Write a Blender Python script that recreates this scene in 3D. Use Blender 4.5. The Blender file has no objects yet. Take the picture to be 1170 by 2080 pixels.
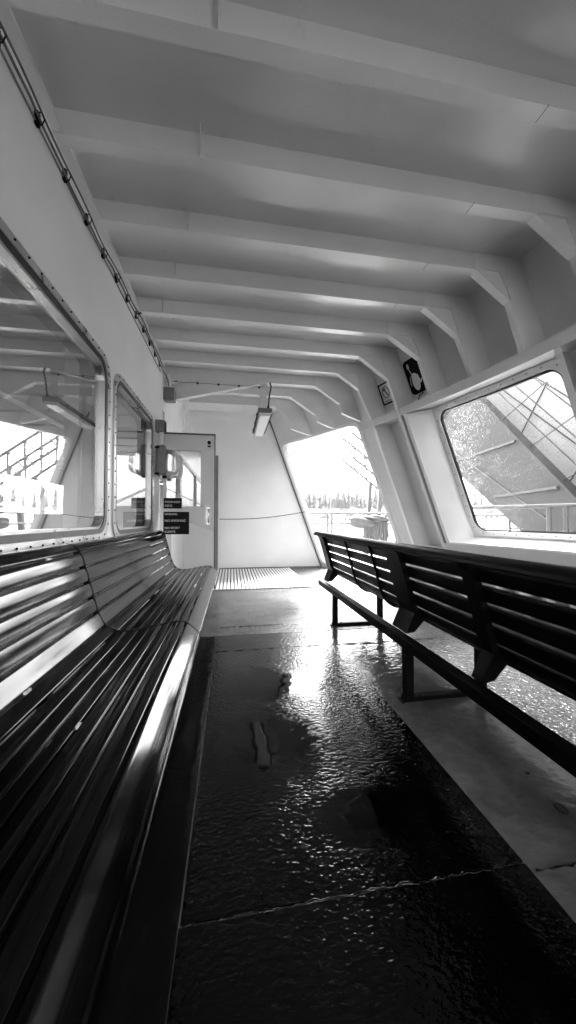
import bpy, math, random
from math import sin, cos, pi, radians, sqrt
from mathutils import Vector, Matrix
random.seed(7)
SC = bpy.context.scene
COL = SC.collection

# ------------------------------------------------------------------ materials
def _mat(name):
    m = bpy.data.materials.new(name); m.use_nodes = True
    nt = m.node_tree
    for n in list(nt.nodes): nt.nodes.remove(n)
    o = nt.nodes.new('ShaderNodeOutputMaterial')
    return m, nt, o
def N(nt, t, **kw):
    n = nt.nodes.new(t)
    for k, v in kw.items():
        if k in n.inputs: n.inputs[k].default_value = v
        else: setattr(n, k, v)
    return n
def g(v, a=1): return (v, v, v, a)

def paint(name, base, rough=.4, var=.06, nscale=3.0, bump=.0, bscale=40, metal=0, coat=0, detail=4, grime=0, spec=.5, stretch=None):
    """painted steel: mottled value and roughness, fine bump"""
    m, nt, o = _mat(name)
    b = N(nt, 'ShaderNodeBsdfPrincipled'); b.inputs['Roughness'].default_value = rough
    b.inputs['Metallic'].default_value = metal
    b.inputs['Specular IOR Level'].default_value = spec
    if coat: b.inputs['Coat Weight'].default_value = coat; b.inputs['Coat Roughness'].default_value = .06
    tc = N(nt, 'ShaderNodeTexCoord')
    src = tc.outputs['Object']
    if stretch:
        mp = N(nt, 'ShaderNodeMapping'); mp.inputs['Scale'].default_value = stretch
        nt.links.new(src, mp.inputs['Vector']); src = mp.outputs['Vector']
    n1 = N(nt, 'ShaderNodeTexNoise', Scale=nscale, Detail=detail)
    nt.links.new(src, n1.inputs['Vector'])
    r = N(nt, 'ShaderNodeMapRange'); r.inputs[1].default_value = .3; r.inputs[2].default_value = .7
    r.inputs[3].default_value = base*(1-var); r.inputs[4].default_value = base*(1+var)
    nt.links.new(n1.outputs[0], r.inputs[0])
    outv = r.outputs[0]
    if grime:
        n3 = N(nt, 'ShaderNodeTexNoise', Scale=nscale*5, Detail=8, Roughness=.7)
        nt.links.new(src, n3.inputs['Vector'])
        r3 = N(nt, 'ShaderNodeMapRange'); r3.inputs[1].default_value = .60; r3.inputs[2].default_value = .72
        r3.inputs[3].default_value = 1; r3.inputs[4].default_value = 1-grime
        nt.links.new(n3.outputs[0], r3.inputs[0])
        mu = N(nt, 'ShaderNodeMath', operation='MULTIPLY')
        nt.links.new(outv, mu.inputs[0]); nt.links.new(r3.outputs[0], mu.inputs[1]); outv = mu.outputs[0]
    nt.links.new(outv, b.inputs['Base Color'])
    r2 = N(nt, 'ShaderNodeMapRange'); r2.inputs[1].default_value = .3; r2.inputs[2].default_value = .7
    r2.inputs[3].default_value = rough*.85; r2.inputs[4].default_value = min(1, rough*1.2)
    nt.links.new(n1.outputs[0], r2.inputs[0]); nt.links.new(r2.outputs[0], b.inputs['Roughness'])
    if bump:
        n2 = N(nt, 'ShaderNodeTexNoise', Scale=bscale, Detail=3)
        nt.links.new(src, n2.inputs['Vector'])
        bp = N(nt, 'ShaderNodeBump', Strength=1.0, Distance=bump)
        nt.links.new(n2.outputs[0], bp.inputs['Height'])
        n4 = N(nt, 'ShaderNodeTexNoise', Scale=1.6, Detail=1)   # buckled plating
        nt.links.new(src, n4.inputs['Vector'])
        bp2 = N(nt, 'ShaderNodeBump', Strength=1.0, Distance=.02)
        nt.links.new(n4.outputs[0], bp2.inputs['Height']); nt.links.new(bp.outputs[0], bp2.inputs['Normal'])
        nt.links.new(bp2.outputs[0], b.inputs['Normal'])
    nt.links.new(b.outputs[0], o.inputs[0])
    return m

M = {}
M['ceil'] = paint('ceiling_paint', .74, .20, .07, 1.2, .0010, 55, grime=.10)
M['white'] = paint('white_paint', .82, .36, .05, 1.5, .0007, 90, grime=.05)
M['hull'] = paint('hull_paint', .75, .4, .06, 2, .0007, 90, grime=.06)
M['trim'] = paint('trim_paint', .7, .4, .05, 4)
M['steel'] = paint('window_steel', .45, .3, .15, 8, metal=.6, grime=.3)
M['rubber'] = paint('rubber', .012, .45, .1, 8)
M['blackplate'] = paint('black_metal', .002, .5, .2, 6, spec=.1)
M['bench'] = paint('bench_gloss', .0015, .10, .3, 3, spec=.2, stretch=(22, .8, 22), coat=0)
M['benchback'] = paint('bench_back', .002, .45, .3, 3, spec=.1)
M['seam'] = paint('seam_black', .002, .6, .1, 3, spec=.1)
M['greybox'] = paint('grey_box', .16, .4, .12, 8)
M['door'] = paint('door_paint', .62, .38, .04, 2, .0004, 90)
M['signblack'] = paint('sign_black', .004, .6, .1, 5, spec=.15)
M['signwhite'] = paint('sign_white', .75, .4, .05, 5)
M['chrome'] = paint('polished_rail', .6, .16, .05, 6, metal=.9)
M['rope'] = paint('rope', .12, .9, .4, 30)
M['outgrey'] = paint('outdoor_grey', .035, .55, .25, 1.5, grime=.25)
M['outdeck'] = paint('pale_bounce_deck', .5, .35, .15, 2, .002, 60)  # outer deck made pale to bounce daylight up onto the ceiling
M['rearbounce'] = paint('rear_bounce_paint', .16, .35, .2, 2, .002, 60)  # tone of the added rear sheet, chosen to bounce skylight upward
M['outwhite'] = paint('outdoor_white', .6, .5, .1, 2)
M['railgrey'] = paint('rail_grey', .08, .4, .2, 3)
M['palescreen'] = paint('pale_screen', .34, .6, .15, .8, grime=.2)
M['tarp'] = paint('canvas', .07, .8, .3, 6, .004, 12)
M['leaf'] = paint('conifer_leaf', .06, .8, .4, .3)
M['leaf2'] = paint('broad_leaf', .10, .8, .35, .3)
M['bark'] = paint('bark', .06, .9, .3, .6)
M['land'] = paint('land', .10, .95, .4, .02)
M['house'] = paint('house_wall', .55, .8, .15, .2)
M['roof'] = paint('house_roof', .14, .8, .25, .4)
M['darkglass'] = paint('house_glass', .03, .2, .2, 1)
M['lounge'] = paint('lounge_lining', .30, .6, .08, 1)
M['loungedark'] = paint('lounge_dark', .10, .6, .1, 1)

def water():
    m, nt, o = _mat('sea_water')
    b = N(nt, 'ShaderNodeBsdfPrincipled'); b.inputs['Base Color'].default_value = g(.03); b.inputs['Roughness'].default_value = .12
    tc = N(nt, 'ShaderNodeTexCoord'); n = N(nt, 'ShaderNodeTexNoise', Scale=.35, Detail=5)
    nt.links.new(tc.outputs['Object'], n.inputs['Vector'])
    bp = N(nt, 'ShaderNodeBump', Strength=.6, Distance=.5); nt.links.new(n.outputs[0], bp.inputs['Height'])
    nt.links.new(bp.outputs[0], b.inputs['Normal']); nt.links.new(b.outputs[0], o.inputs[0]); return m
M['water'] = water()

# puddles lie where the deck dips: (x, y, rx, ry)
PUDDLES = [(.27, 2.12, .40, .25), (.17, 1.60, .40, .33), (.30, 3.85, .56, .50), (.50, 1.15, .26, .13), (.05, 2.95, .2, .35), (.02, .55, .25, .2)]
def deck(name, base, grit, gscale, rough, puddles=True, streak=0):
    m, nt, o = _mat(name)
    b = N(nt, 'ShaderNodeBsdfPrincipled'); b.inputs['IOR'].default_value = 1.33
    geo = N(nt, 'ShaderNodeNewGeometry')
    pos = geo.outputs['Position']
    # organic puddle mask
    nz = N(nt, 'ShaderNodeTexNoise', Scale=11, Detail=7, Roughness=.75); nt.links.new(pos, nz.inputs['Vector'])
    nzo = N(nt, 'ShaderNodeMapRange'); nzo.inputs[3].default_value = -.55; nzo.inputs[4].default_value = .55
    nt.links.new(nz.outputs[0], nzo.inputs[0])
    mask = None
    if puddles:
        for (px, py, rx, ry) in PUDDLES:
            mp = N(nt, 'ShaderNodeVectorMath', operation='SUBTRACT'); mp.inputs[1].default_value = (px, py, 0)
            nt.links.new(pos, mp.inputs[0])
            m2 = N(nt, 'ShaderNodeVectorMath', operation='MULTIPLY'); m2.inputs[1].default_value = (1/rx, 1/ry, 0)
            nt.links.new(mp.outputs[0], m2.inputs[0])
            ln = N(nt, 'ShaderNodeVectorMath', operation='LENGTH'); nt.links.new(m2.outputs[0], ln.inputs[0])
            ad = N(nt, 'ShaderNodeMath', operation='ADD'); nt.links.new(ln.outputs['Value'], ad.inputs[0]); nt.links.new(nzo.outputs[0], ad.inputs[1])
            r = N(nt, 'ShaderNodeMapRange'); r.inputs[1].default_value = .52; r.inputs[2].default_value = 1.15
            r.inputs[3].default_value = 0; r.inputs[4].default_value = 1
            nt.links.new(ad.outputs[0], r.inputs[0])
            if mask is None: mask = r.outputs[0]
            else:
                mm = N(nt, 'ShaderNodeMath', operation='MINIMUM'); nt.links.new(mask, mm.inputs[0]); nt.links.new(r.outputs[0], mm.inputs[1]); mask = mm.outputs[0]
    # grit
    v = N(nt, 'ShaderNodeTexNoise', Scale=gscale, Detail=2, Roughness=.5)
    mpp = N(nt, 'ShaderNodeMapping'); mpp.inputs['Scale'].default_value = (.75, 1.35, 1)
    nt.links.new(pos, mpp.inputs['Vector']); nt.links.new(mpp.outputs[0], v.inputs['Vector'])
    hr = N(nt, 'ShaderNodeMapRange'); hr.inputs[1].default_value = .35; hr.inputs[2].default_value = .68
    nt.links.new(v.outputs[0], hr.inputs[0])
    h = hr.outputs[0]
    if mask is not None:
        mu = N(nt, 'ShaderNodeMath', operation='MULTIPLY'); nt.links.new(h, mu.inputs[0]); nt.links.new(mask, mu.inputs[1]); h = mu.outputs[0]
    bp = N(nt, 'ShaderNodeBump', Strength=1, Distance=grit); nt.links.new(h, bp.inputs['Height'])
    # slow swell of the plates
    w = N(nt, 'ShaderNodeTexNoise', Scale=2.2, Detail=3); nt.links.new(pos, w.inputs['Vector'])
    bp2 = N(nt, 'ShaderNodeBump', Strength=1, Distance=.006); nt.links.new(w.outputs[0], bp2.inputs['Height']); nt.links.new(bp.outputs[0], bp2.inputs['Normal'])
    nt.links.new(bp2.outputs[0], b.inputs['Normal'])
    # colour
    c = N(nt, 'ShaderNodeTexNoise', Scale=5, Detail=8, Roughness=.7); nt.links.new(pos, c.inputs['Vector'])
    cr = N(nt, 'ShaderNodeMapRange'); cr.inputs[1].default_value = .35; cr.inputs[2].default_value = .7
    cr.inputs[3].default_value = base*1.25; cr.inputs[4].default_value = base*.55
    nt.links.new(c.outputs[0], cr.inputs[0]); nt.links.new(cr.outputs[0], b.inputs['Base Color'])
    rr = N(nt, 'ShaderNodeMapRange'); rr.inputs[1].default_value = .3; rr.inputs[2].default_value = .7
    rr.inputs[3].default_value = rough*.6; rr.inputs[4].default_value = rough*1.5
    nt.links.new(c.outputs[0], rr.inputs[0])
    ro = rr.outputs[0]
    if mask is not None:
        m3 = N(nt, 'ShaderNodeMath', operation='MULTIPLY'); nt.links.new(ro, m3.inputs[0]); nt.links.new(mask, m3.inputs[1])
        a3 = N(nt, 'ShaderNodeMath', operation='ADD'); nt.links.new(m3.outputs[0], a3.inputs[0]); a3.inputs[1].default_value = .03; ro = a3.outputs[0]
    nt.links.new(ro, b.inputs['Roughness'])
    nt.links.new(b.outputs[0], o.inputs[0]); return m
M['nonskid'] = deck('wet_nonskid', .0015, .0010, 60, .05)
M['nonskid_far'] = deck('wet_nonskid_side', .08, .003, 48, .14)
M['deck'] = deck('wet_deck_paint', .17, .0012, 26, .08, puddles=False)
M['underbench'] = deck('dark_deck_underbench', .006, .0006, 25, .15, puddles=False)  # darker tone for the deck under the left bench

def glass(name, refl, drops=False, tint=.95):
    m, nt, o = _mat(name)
    tr = N(nt, 'ShaderNodeBsdfTransparent'); tr.inputs[0].default_value = g(tint)
    gl = N(nt, 'ShaderNodeBsdfGlossy'); gl.inputs['Roughness'].default_value = .01; gl.inputs[0].default_value = g(.95)
    mx = N(nt, 'ShaderNodeMixShader'); mx.inputs[0].default_value = refl
    nt.links.new(tr.outputs[0], mx.inputs[1]); nt.links.new(gl.outputs[0], mx.inputs[2])
    out = mx.outputs[0]
    if drops:
        geo = N(nt, 'ShaderNodeNewGeometry')
        vo = N(nt, 'ShaderNodeTexVoronoi', Scale=95); vo.inputs['Randomness'].default_value = 1
        nt.links.new(geo.outputs['Position'], vo.inputs['Vector'])
        nz = N(nt, 'ShaderNodeTexNoise', Scale=2.4, Detail=2); nt.links.new(geo.outputs['Position'], nz.inputs['Vector'])
        th = N(nt, 'ShaderNodeMapRange'); th.inputs[1].default_value = .35; th.inputs[2].default_value = .65; th.inputs[3].default_value = .30; th.inputs[4].default_value = .62
        nt.links.new(nz.outputs[0], th.inputs[0])
        # per-cell size
        sp = N(nt, 'ShaderNodeSeparateColor'); nt.links.new(vo.outputs['Color'], sp.inputs[0])
        ml = N(nt, 'ShaderNodeMath', operation='MULTIPLY'); nt.links.new(th.outputs[0], ml.inputs[0]); nt.links.new(sp.outputs[0], ml.inputs[1])
        lt = N(nt, 'ShaderNodeMath', operation='LESS_THAN'); nt.links.new(vo.outputs['Distance'], lt.inputs[0]); nt.links.new(ml.outputs[0], lt.inputs[1])
        bp = N(nt, 'ShaderNodeBump', Strength=1, Distance=.012); nt.links.new(vo.outputs['Distance'], bp.inputs['Height'])
        rf = N(nt, 'ShaderNodeBsdfRefraction'); rf.inputs['IOR'].default_value = 1.33; rf.inputs['Roughness'].default_value = .05; rf.inputs[0].default_value = g(1)
        nt.links.new(bp.outputs[0], rf.inputs['Normal'])
        m2 = N(nt, 'ShaderNodeMixShader'); sc_ = N(nt, 'ShaderNodeMath', operation='MULTIPLY'); sc_.inputs[1].default_value = .6; nt.links.new(lt.outputs[0], sc_.inputs[0]); nt.links.new(sc_.outputs[0], m2.inputs[0])
        nt.links.new(out, m2.inputs[1]); nt.links.new(rf.outputs[0], m2.inputs[2]); out = m2.outputs[0]
    nt.links.new(out, o.inputs[0]); return m
M['glass'] = glass('cabin_glass', .42)
M['rainglass'] = glass('rain_speckled_glass', .05, True)
M['doorglass'] = glass('door_glass', .3, tint=.8)
def lensm():
    m, nt, o = _mat('lamp_diffuser')
    b = N(nt, 'ShaderNodeBsdfPrincipled'); b.inputs['Base Color'].default_value = g(.78); b.inputs['Roughness'].default_value = .3
    nt.links.new(b.outputs[0], o.inputs[0]); return m
M['lens'] = lensm()

# ------------------------------------------------------------------ mesh helpers
class MB:
    def __init__(s): s.v = []; s.f = []; s.sm = []
    def add(s, vs, fs, smooth=False):
        b = len(s.v); s.v += [tuple(v) for v in vs]
        s.f += [tuple(b+i for i in f) for f in fs]; s.sm += [smooth]*len(fs); return s
    def box(s, x0, x1, y0, y1, z0, z1):
        vs = [(x, y, z) for x in (x0, x1) for y in (y0, y1) for z in (z0, z1)]
        return s.add(vs, [(0, 1, 3, 2), (4, 6, 7, 5), (0, 4, 5, 1), (2, 3, 7, 6), (0, 2, 6, 4), (1, 5, 7, 3)])
    def obox(s, p, q, w, t, up=(0, 0, 1)):
        """bar from p to q with width w (sideways) and thickness t (up)"""
        p = Vector(p); q = Vector(q); d = (q-p).normalized(); u = Vector(up)
        a = d.cross(u)
        if a.length < 1e-4: a = d.cross(Vector((1, 0, 0)))
        a.normalize(); b = a.cross(d).normalized()
        vs = [c + a*w/2*i + b*t/2*j for c in (p, q) for i in (-1, 1) for j in (-1, 1)]
        return s.add(vs, [(0, 1, 3, 2), (4, 6, 7, 5), (0, 4, 5, 1), (2, 3, 7, 6), (0, 2, 6, 4), (1, 5, 7, 3)])
    def tube(s, pts, r, n=10, cap=True):
        pts = [Vector(p) for p in pts]; rs = r if isinstance(r, (list, tuple)) else [r]*len(pts)
        vs = []; fs = []
        ref = None
        for i, p in enumerate(pts):
            d = (pts[min(i+1, len(pts)-1)] - pts[max(i-1, 0)]).normalized()
            if ref is None:
                ref = d.cross(Vector((0, 0, 1)))
                if ref.length < .1: ref = d.cross(Vector((1, 0, 0)))
            a = (ref - d*ref.dot(d)).normalized(); ref = a; b = d.cross(a)
            for k in range(n):
                t = 2*pi*k/n; vs.append(p + (a*cos(t)+b*sin(t))*rs[i])
        for i in range(len(pts)-1):
            for k in range(n):
                fs.append((i*n+k, i*n+(k+1) % n, (i+1)*n+(k+1) % n, (i+1)*n+k))
        s.add(vs, fs, True)
        if cap:
            s.add(vs[:n], [tuple(range(n))[::-1]]); s.add(vs[-n:], [tuple(range(n))])
        return s
    def prism(s, poly, axis, a, b, smooth=False):
        """poly: 2-D loop; extruded along axis ('y' -> poly is x,z ; 'x' -> y,z ; 'z' -> x,y)"""
        def p3(u, v, w): return {'y': (u, w, v), 'x': (w, u, v), 'z': (u, v, w)}[axis]
        n = len(poly)
        s.add([p3(u, v, a) for u, v in poly] + [p3(u, v, b) for u, v in poly], [(i, (i+1) % n, n+(i+1) % n, n+i) for i in range(n)], smooth)
        s.add([p3(u, v, a) for u, v in poly], [tuple(range(n))]); s.add([p3(u, v, b) for u, v in poly], [tuple(range(n))[::-1]])
        return s
    def sphere(s, c, r, n=8, m=5, sc=(1, 1, 1)):
        vs = []; fs = []
        for i in range(m+1):
            for k in range(n):
                a = pi*i/m; t = 2*pi*k/n
                vs.append((c[0]+r*sc[0]*sin(a)*cos(t), c[1]+r*sc[1]*sin(a)*sin(t), c[2]+r*sc[2]*cos(a)))
        for i in range(m):
            for k in range(n): fs.append((i*n+k, (i+1)*n+k, (i+1)*n+(k+1) % n, i*n+(k+1) % n))
        return s.add(vs, fs, True)
def root(name, label, cat, loc, group=None):
    o = bpy.data.objects.new(name, None); COL.objects.link(o); o.location = loc; o.empty_display_size = .1
    o['label'] = label; o['category'] = cat
    if group: o['group'] = group
    o['_l'] = list(loc)
    return o
ORG = {}
def obj(name, mb, mat, parent=None, label=None, bevel=0, structure=False, loc=None, fixn=True):
    me = bpy.data.meshes.new(name)
    org = Vector(loc) if loc is not None else Vector((0, 0, 0))
    me.from_pydata([tuple(Vector(v)-org) for v in mb.v], [], mb.f)
    for p, sflag in zip(me.polygons, mb.sm): p.use_smooth = sflag
    me.update()
    o = bpy.data.objects.new(name, me); COL.objects.link(o); me.materials.append(M[mat] if isinstance(mat, str) else mat)
    o.location = org
    if bevel:
        b = o.modifiers.new('bevel', 'BEVEL'); b.width = bevel; b.segments = 2; b.limit_method = 'ANGLE'; b.angle_limit = radians(50)
    if parent is not None:
        o.parent = parent; o.matrix_parent_inverse = Matrix.Translation(-ORG.get(parent.name, parent.location))
    ORG[o.name] = (ORG.get(parent.name, parent.location)*0 + org) if parent is not None else org
    if label: o['label'] = label
    if structure: o['kind'] = 'structure'
    return o
def tag(o, label, cat, group=None, kind=None):
    if label: o['label'] = label
    if cat: o['category'] = cat
    if group: o['group'] = group
    if kind: o['kind'] = kind
    return o

# ------------------------------------------------------------------ hull line
YS = [-8, 0, .4, .9, 1.43, 1.96, 2.484, 3.006, 3.53, 4.06, 4.58, 5.15, 5.61, 6.15, 6.6, 7.1, 8]
XS = [2.86, 2.86, 2.85, 2.83, 2.8, 2.75, 2.69, 2.61, 2.49, 2.37, 2.24, 2.05, 1.81, 1.54, 1.29, 1.02, .5]
def xs(y):
    for i in range(len(YS)-1):
        if y <= YS[i+1]:
            t = (y-YS[i])/(YS[i+1]-YS[i]); return XS[i]*(1-t)+XS[i+1]*t
    return XS[-1]
LEAN = .36
def H(y, z, off=0): return (xs(y)+off+(2.45-z)*LEAN, y, z)      # point of the leaning hull side; off<0 is inboard
def Lw(y, z, off=0): return (-.95+off, y, z)
CZ = 3.24
def rrect(u0, u1, v0, v1, r, n=6):
    pts = []
    for cx, cy, a0 in ((u1-r, v1-r, 0), (u0+r, v1-r, pi/2), (u0+r, v0+r, pi), (u1-r, v0+r, 3*pi/2)):
        for k in range(n+1):
            a = a0+pi/2*k/n; pts.append((cx+r*cos(a), cy+r*sin(a)))
    out = []                                                      # subdivide straight sides
    for i, p in enumerate(pts):
        q = pts[(i+1) % len(pts)]; d = sqrt((p[0]-q[0])**2+(p[1]-q[1])**2); m = max(1, int(d/.22))
        for k in range(m): out.append((p[0]+(q[0]-p[0])*k/m, p[1]+(q[1]-p[1])*k/m))
    return out
def onrect(p, c, U0, U1, V0, V1):
    dx, dy = p[0]-c[0], p[1]-c[1]
    t = 1e9
    if dx > 1e-9: t = min(t, (U1-c[0])/dx)
    if dx < -1e-9: t = min(t, (U0-c[0])/dx)
    if dy > 1e-9: t = min(t, (V1-c[1])/dy)
    if dy < -1e-9: t = min(t, (V0-c[1])/dy)
    return (c[0]+dx*t, c[1]+dy*t)
def holed(mb, F, U0, U1, V0, V1, hole, off=0):
    """panel U0..U1 x V0..V1 with a rounded hole (u0,u1,v0,v1,r) mapped through F"""
    L = rrect(*hole); c = ((hole[0]+hole[1])/2, (hole[2]+hole[3])/2)
    O = [onrect(p, c, U0, U1, V0, V1) for p in L]
    n = len(L); vs = [F(*p, off) for p in L]+[F(*p, off) for p in O]; fs = []
    for i in range(n):
        j = (i+1) % n; fs.append((i, j, n+j, n+i))
        a, b = O[i], O[j]
        for cu in (U0, U1):
            for cv in (V0, V1):
                if (abs(a[0]-cu) < 1e-6 and abs(b[1]-cv) < 1e-6 and abs(a[1]-cv) > 1e-6 and abs(b[0]-cu) > 1e-6) or (abs(b[0]-cu) < 1e-6 and abs(a[1]-cv) < 1e-6 and abs(b[1]-cv) > 1e-6 and abs(a[0]-cu) > 1e-6):
                    k = len(vs); vs.append(F(cu, cv, off)); fs.append((n+i, n+j, k))
    mb.add(vs, fs)
def quadF(mb, F, U0, U1, V0, V1, off=0, nu=None):
    nu = nu or max(1, int((U1-U0)/.25)); vs = []; fs = []
    for i in range(nu+1):
        u = U0+(U1-U0)*i/nu; vs += [F(u, V0, off), F(u, V1, off)]
        if i: fs.append((2*i-2, 2*i, 2*i+1, 2*i-1))
    mb.add(vs, fs)
def ring(mb, F, ho, hi, offs):
    """moulding between outer hole ho and inner hole hi. offs = (outer foot, crest, inner foot)"""
    A = rrect(*ho, 8); c = ((ho[0]+ho[1])/2, (ho[2]+ho[3])/2)
    B = []
    for p in A:   # same count, inset along both axes
        B.append((c[0]+(p[0]-c[0])*(hi[1]-hi[0])/(ho[1]-ho[0]), c[1]+(p[1]-c[1])*(hi[3]-hi[2])/(ho[3]-ho[2])))
    loops = [[F(*p, offs[0]) for p in A], [F(*p, offs[1]) for p in A], [F(*p, offs[1]) for p in B], [F(*p, offs[2]) for p in B]]
    n = len(A); vs = [v for l in loops for v in l]; fs = []
    for k in range(3):
        for i in range(n): fs.append((k*n+i, k*n+(i+1) % n, (k+1)*n+(i+1) % n, (k+1)*n+i))
    mb.add(vs, fs)
def rivets(mb, F, h, off, step, r=.006):
    P = rrect(*h, 8); acc = 0
    for i, p in enumerate(P):
        q = P[(i+1) % len(P)]; d = sqrt((p[0]-q[0])**2+(p[1]-q[1])**2)
        while acc < d:
            t = acc/d if d else 0
            mb.sphere(F(p[0]+(q[0]-p[0])*t, p[1]+(q[1]-p[1])*t, off), r, 6, 4); acc += step
        acc -= d

# ------------------------------------------------------------------ deck floor
f = MB(); f.add([(-.13, -8, 0), (6, -8, 0), (6, 9.3, 0), (-.13, 9.3, 0)], [(0, 1, 2, 3)])
f.add([(-6, -8, 0), (-.13, -8, 0), (-.13, 9.3, 0), (-6, 9.3, 0)], [(0, 1, 2, 3)])
floor = obj('deck_floor', f, 'deck', structure=True)
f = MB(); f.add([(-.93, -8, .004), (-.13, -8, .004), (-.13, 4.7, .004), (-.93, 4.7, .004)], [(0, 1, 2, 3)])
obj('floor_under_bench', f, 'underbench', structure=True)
f = MB(); f.box(-.128, .865, -8, .905, -.02, .005); f.box(-.125, .865, .913, 2.70, -.02, .005); f.box(-.128, .862, 2.706, 3.06, -.02, .005)
obj('nonskid_strip', f, 'nonskid', structure=True)
f = MB(); f.box(-.9, 2.9, 3.06, 7.09, -.02, .0045); f.box(1.47, 3.3, -8, 3.06, -.02, .0045); 
obj('nonskid_deck', f, 'nonskid_far', structure=True)
f = MB(); f.box(3.35, 6, -8, 9.29, -.02, .0045); f.box(-.9, 3.3, 7.2, 9.29, -.02, .0045)
obj('outer_side_deck', f, 'outdeck', structure=True)
f = MB(); f.box(-.93, 3.34, -7.9, -2.5, -.02, .009)
obj('rear_bounce_deck', f, 'rearbounce', structure=True)  # unseen sheet added behind the camera to bounce skylight onto the ceiling
# weld seams over the deck plates
f = MB()
for (a, b, yy) in ((-.12, .86, .909), (-.12, 1.9, 2.703), (-.1, .5, 3.30), (.88, 1.9, .88)):
    pts = [(a+(b-a)*k/60, yy+random.uniform(-.004, .004), .003+random.uniform(0, .003)) for k in range(61)]
    f.tube(pts, [.0008+random.uniform(0, .0042) for _ in pts], 6)
obj('deck_seam', f, 'nonskid', structure=True)
# grating at the forward wall
gr = root('deck_grating', 'pale slatted deck grating flat on the floor in front of the white end wall', 'grating', (.45, 6.0, 0))
f = MB()
for k in range(27):
    x = -.28+k*.055; f.box(x, x+.034, 5.02, 7.02, .008, .018)
obj('slat_panel', f, 'trim', gr, bevel=.002)
for q in ((5.0, 5.018, .018), (7.022, 7.04, .018), (6.0, 6.03, .0075)):
    f = MB(); f.box(-.3, 1.2, q[0], q[1], .006, q[2]); obj('cross_bar', f, 'greybox', gr)
# small things lying on the wet deck
f = MB(); c0 = Vector((1.155, 1.051, .006))
f.tube([c0+Vector((.016*cos(t), .022*sin(t), 0)) for t in [2*pi*k/20 for k in range(21)]], .0025, 6, False)
tag(obj('rubber_ring', f, 'rubber', loc=(1.155, 1.051, 0)), 'tiny black rubber ring lying on the wet grey deck near the right bench', 'ring')
f = MB(); f.box(1.178, 1.192, 1.215, 1.226, .0005, .005)
tag(obj('debris_chip', f, 'rubber', loc=(1.185, 1.22, 0), bevel=.001), 'tiny black chip lying on the wet grey deck beneath the right bench rail', 'debris')

# ------------------------------------------------------------------ ceiling with beams
f = MB()
yy = sorted(set([-2.4+.5*k for k in range(19)]+[5.6, 6.15, 6.6, 7.1]+[v for v in YS if 0 <= v <= 7.1]))
vs = []; fs = []
for i, y in enumerate(yy):
    vs += [(-.95, y, CZ), (xs(y)+(2.45-CZ)*LEAN+.12, y, CZ)]
    if i: fs.append((2*i-2, 2*i-1, 2*i+1, 2*i))
f.add(vs, fs)
ceil = obj('deck_ceiling', f, 'ceil', structure=True)
# beam stations, (y, knee top x, knee bottom x, z)
KN = {1.43: (2.03, 2.4, 2.87), 1.96: (2.02, 2.36, 2.87), 2.484: (1.984, 2.305, 2.87), 3.006: (1.844, 2.2, 2.85), 3.53: (1.731, 2.106, 2.86), 4.06: (1.59, 1.98, 2.83), 4.58: (1.463, 1.776, 2.89),
      5.09: (1.269, 1.665, 2.85), 5.61: (.971, 1.397, 2.82), 6.15: (.789, 1.046, 2.88)}
y = 1.43-.525
while y > -2.3: KN[round(y, 3)] = (2.05, 2.42, 2.87); y -= .525
HB = 3.1
STF = {1.43: -.06, 1.96: -.18, 2.484: -.314, 3.006: -.488, 3.53: -.69, .905: .05, .38: .1}
def fl(y):                                   # inner flange line offset from the shell
    return {5.61: -.24, 6.15: -.3}.get(y, -.25)
for y, (k1, k2, kz) in sorted(KN.items()):
    f = MB()
    hz = HB
    f.box(-.949, k1, y-.004, y+.004, hz, CZ-.001)                  # web
    if y == 5.09:
        f.prism([(-.949, hz), (.50, hz), (-.86, 2.76), (-.949, 2.73)], 'y', y-.004, y+.004)
        f.obox((.50, y+.03, hz-.004), (-.86, y+.03, 2.752), .085, .009, (0, 0, 1))
        f.box(.50, k1, y-.012, y+.073, hz-.009, hz-.0005)
    else:
        f.box(-.949, k1, y-.012, y+.060, hz-.009, hz-.0005)
    b = obj('ceiling_beam', f, 'ceil', ceil)
    if y in (1.43, 1.96, 2.484, 3.006):
        s_ = MB(); s_.box(1.55, 1.553, y-.0125, y+.0605, hz-.0100, hz-.0002); obj('splice_mark', s_, 'rubber', b)
    if y in STF:
        s = MB(); x = STF[y]; s.box(x-.004, x+.004, y-.055, y-.0045, hz-.004, CZ-.002)
        obj('stiffener', s, 'ceil', b)
# ------------------------------------------------------------------ hull side
hull = root('hull_side_wall', 'leaning painted steel hull side on the right with frames, windows and an open port', 'hull wall', (2.6, 2.5, 0))
WIN = [(2.42, 3.76)]
ZW0, ZW1 = .885, 2.335
f = MB()
OP = (5.18, 6.99, .10, 2.56, .16)
cur = -2.4
for (a, b) in sorted(WIN):
    quadF(f, H, cur, a-.25, 0, CZ); holed(f, H, a-.25, b+.25, .62, 2.5, (a, b, ZW0, ZW1, .11))
    quadF(f, H, a-.25, b+.25, 0, .62); quadF(f, H, a-.25, b+.25, 2.5, CZ); cur = b+.25
quadF(f, H, cur, 5.1, 0, CZ)
holed(f, H, 5.1, 7.1, .0, 2.7, OP); quadF(f, H, 5.1, 7.1, 2.7, CZ)
obj('shell_plating', f, 'hull', hull)
f = MB(); ring(f, H, (5.13, 7.05, .05, 2.61, .14), OP, (.0, -.025, .09))
obj('port_rim', f, 'white', hull)
def flange_x(y, z): return xs(y)+fl(y)+(2.45-z)*LEAN
def frame_strip(mb, y, z0, z1, w=.06, prou=0):
    a = Vector((flange_x(y, z0)-prou, y+w/2-.01, z0)); b = Vector((flange_x(y, z1)-prou, y+w/2-.01, z1))
    n = Vector((-1, 0, -LEAN)).normalized()
    mb.obox(a, b, w, .009, n)
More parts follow.
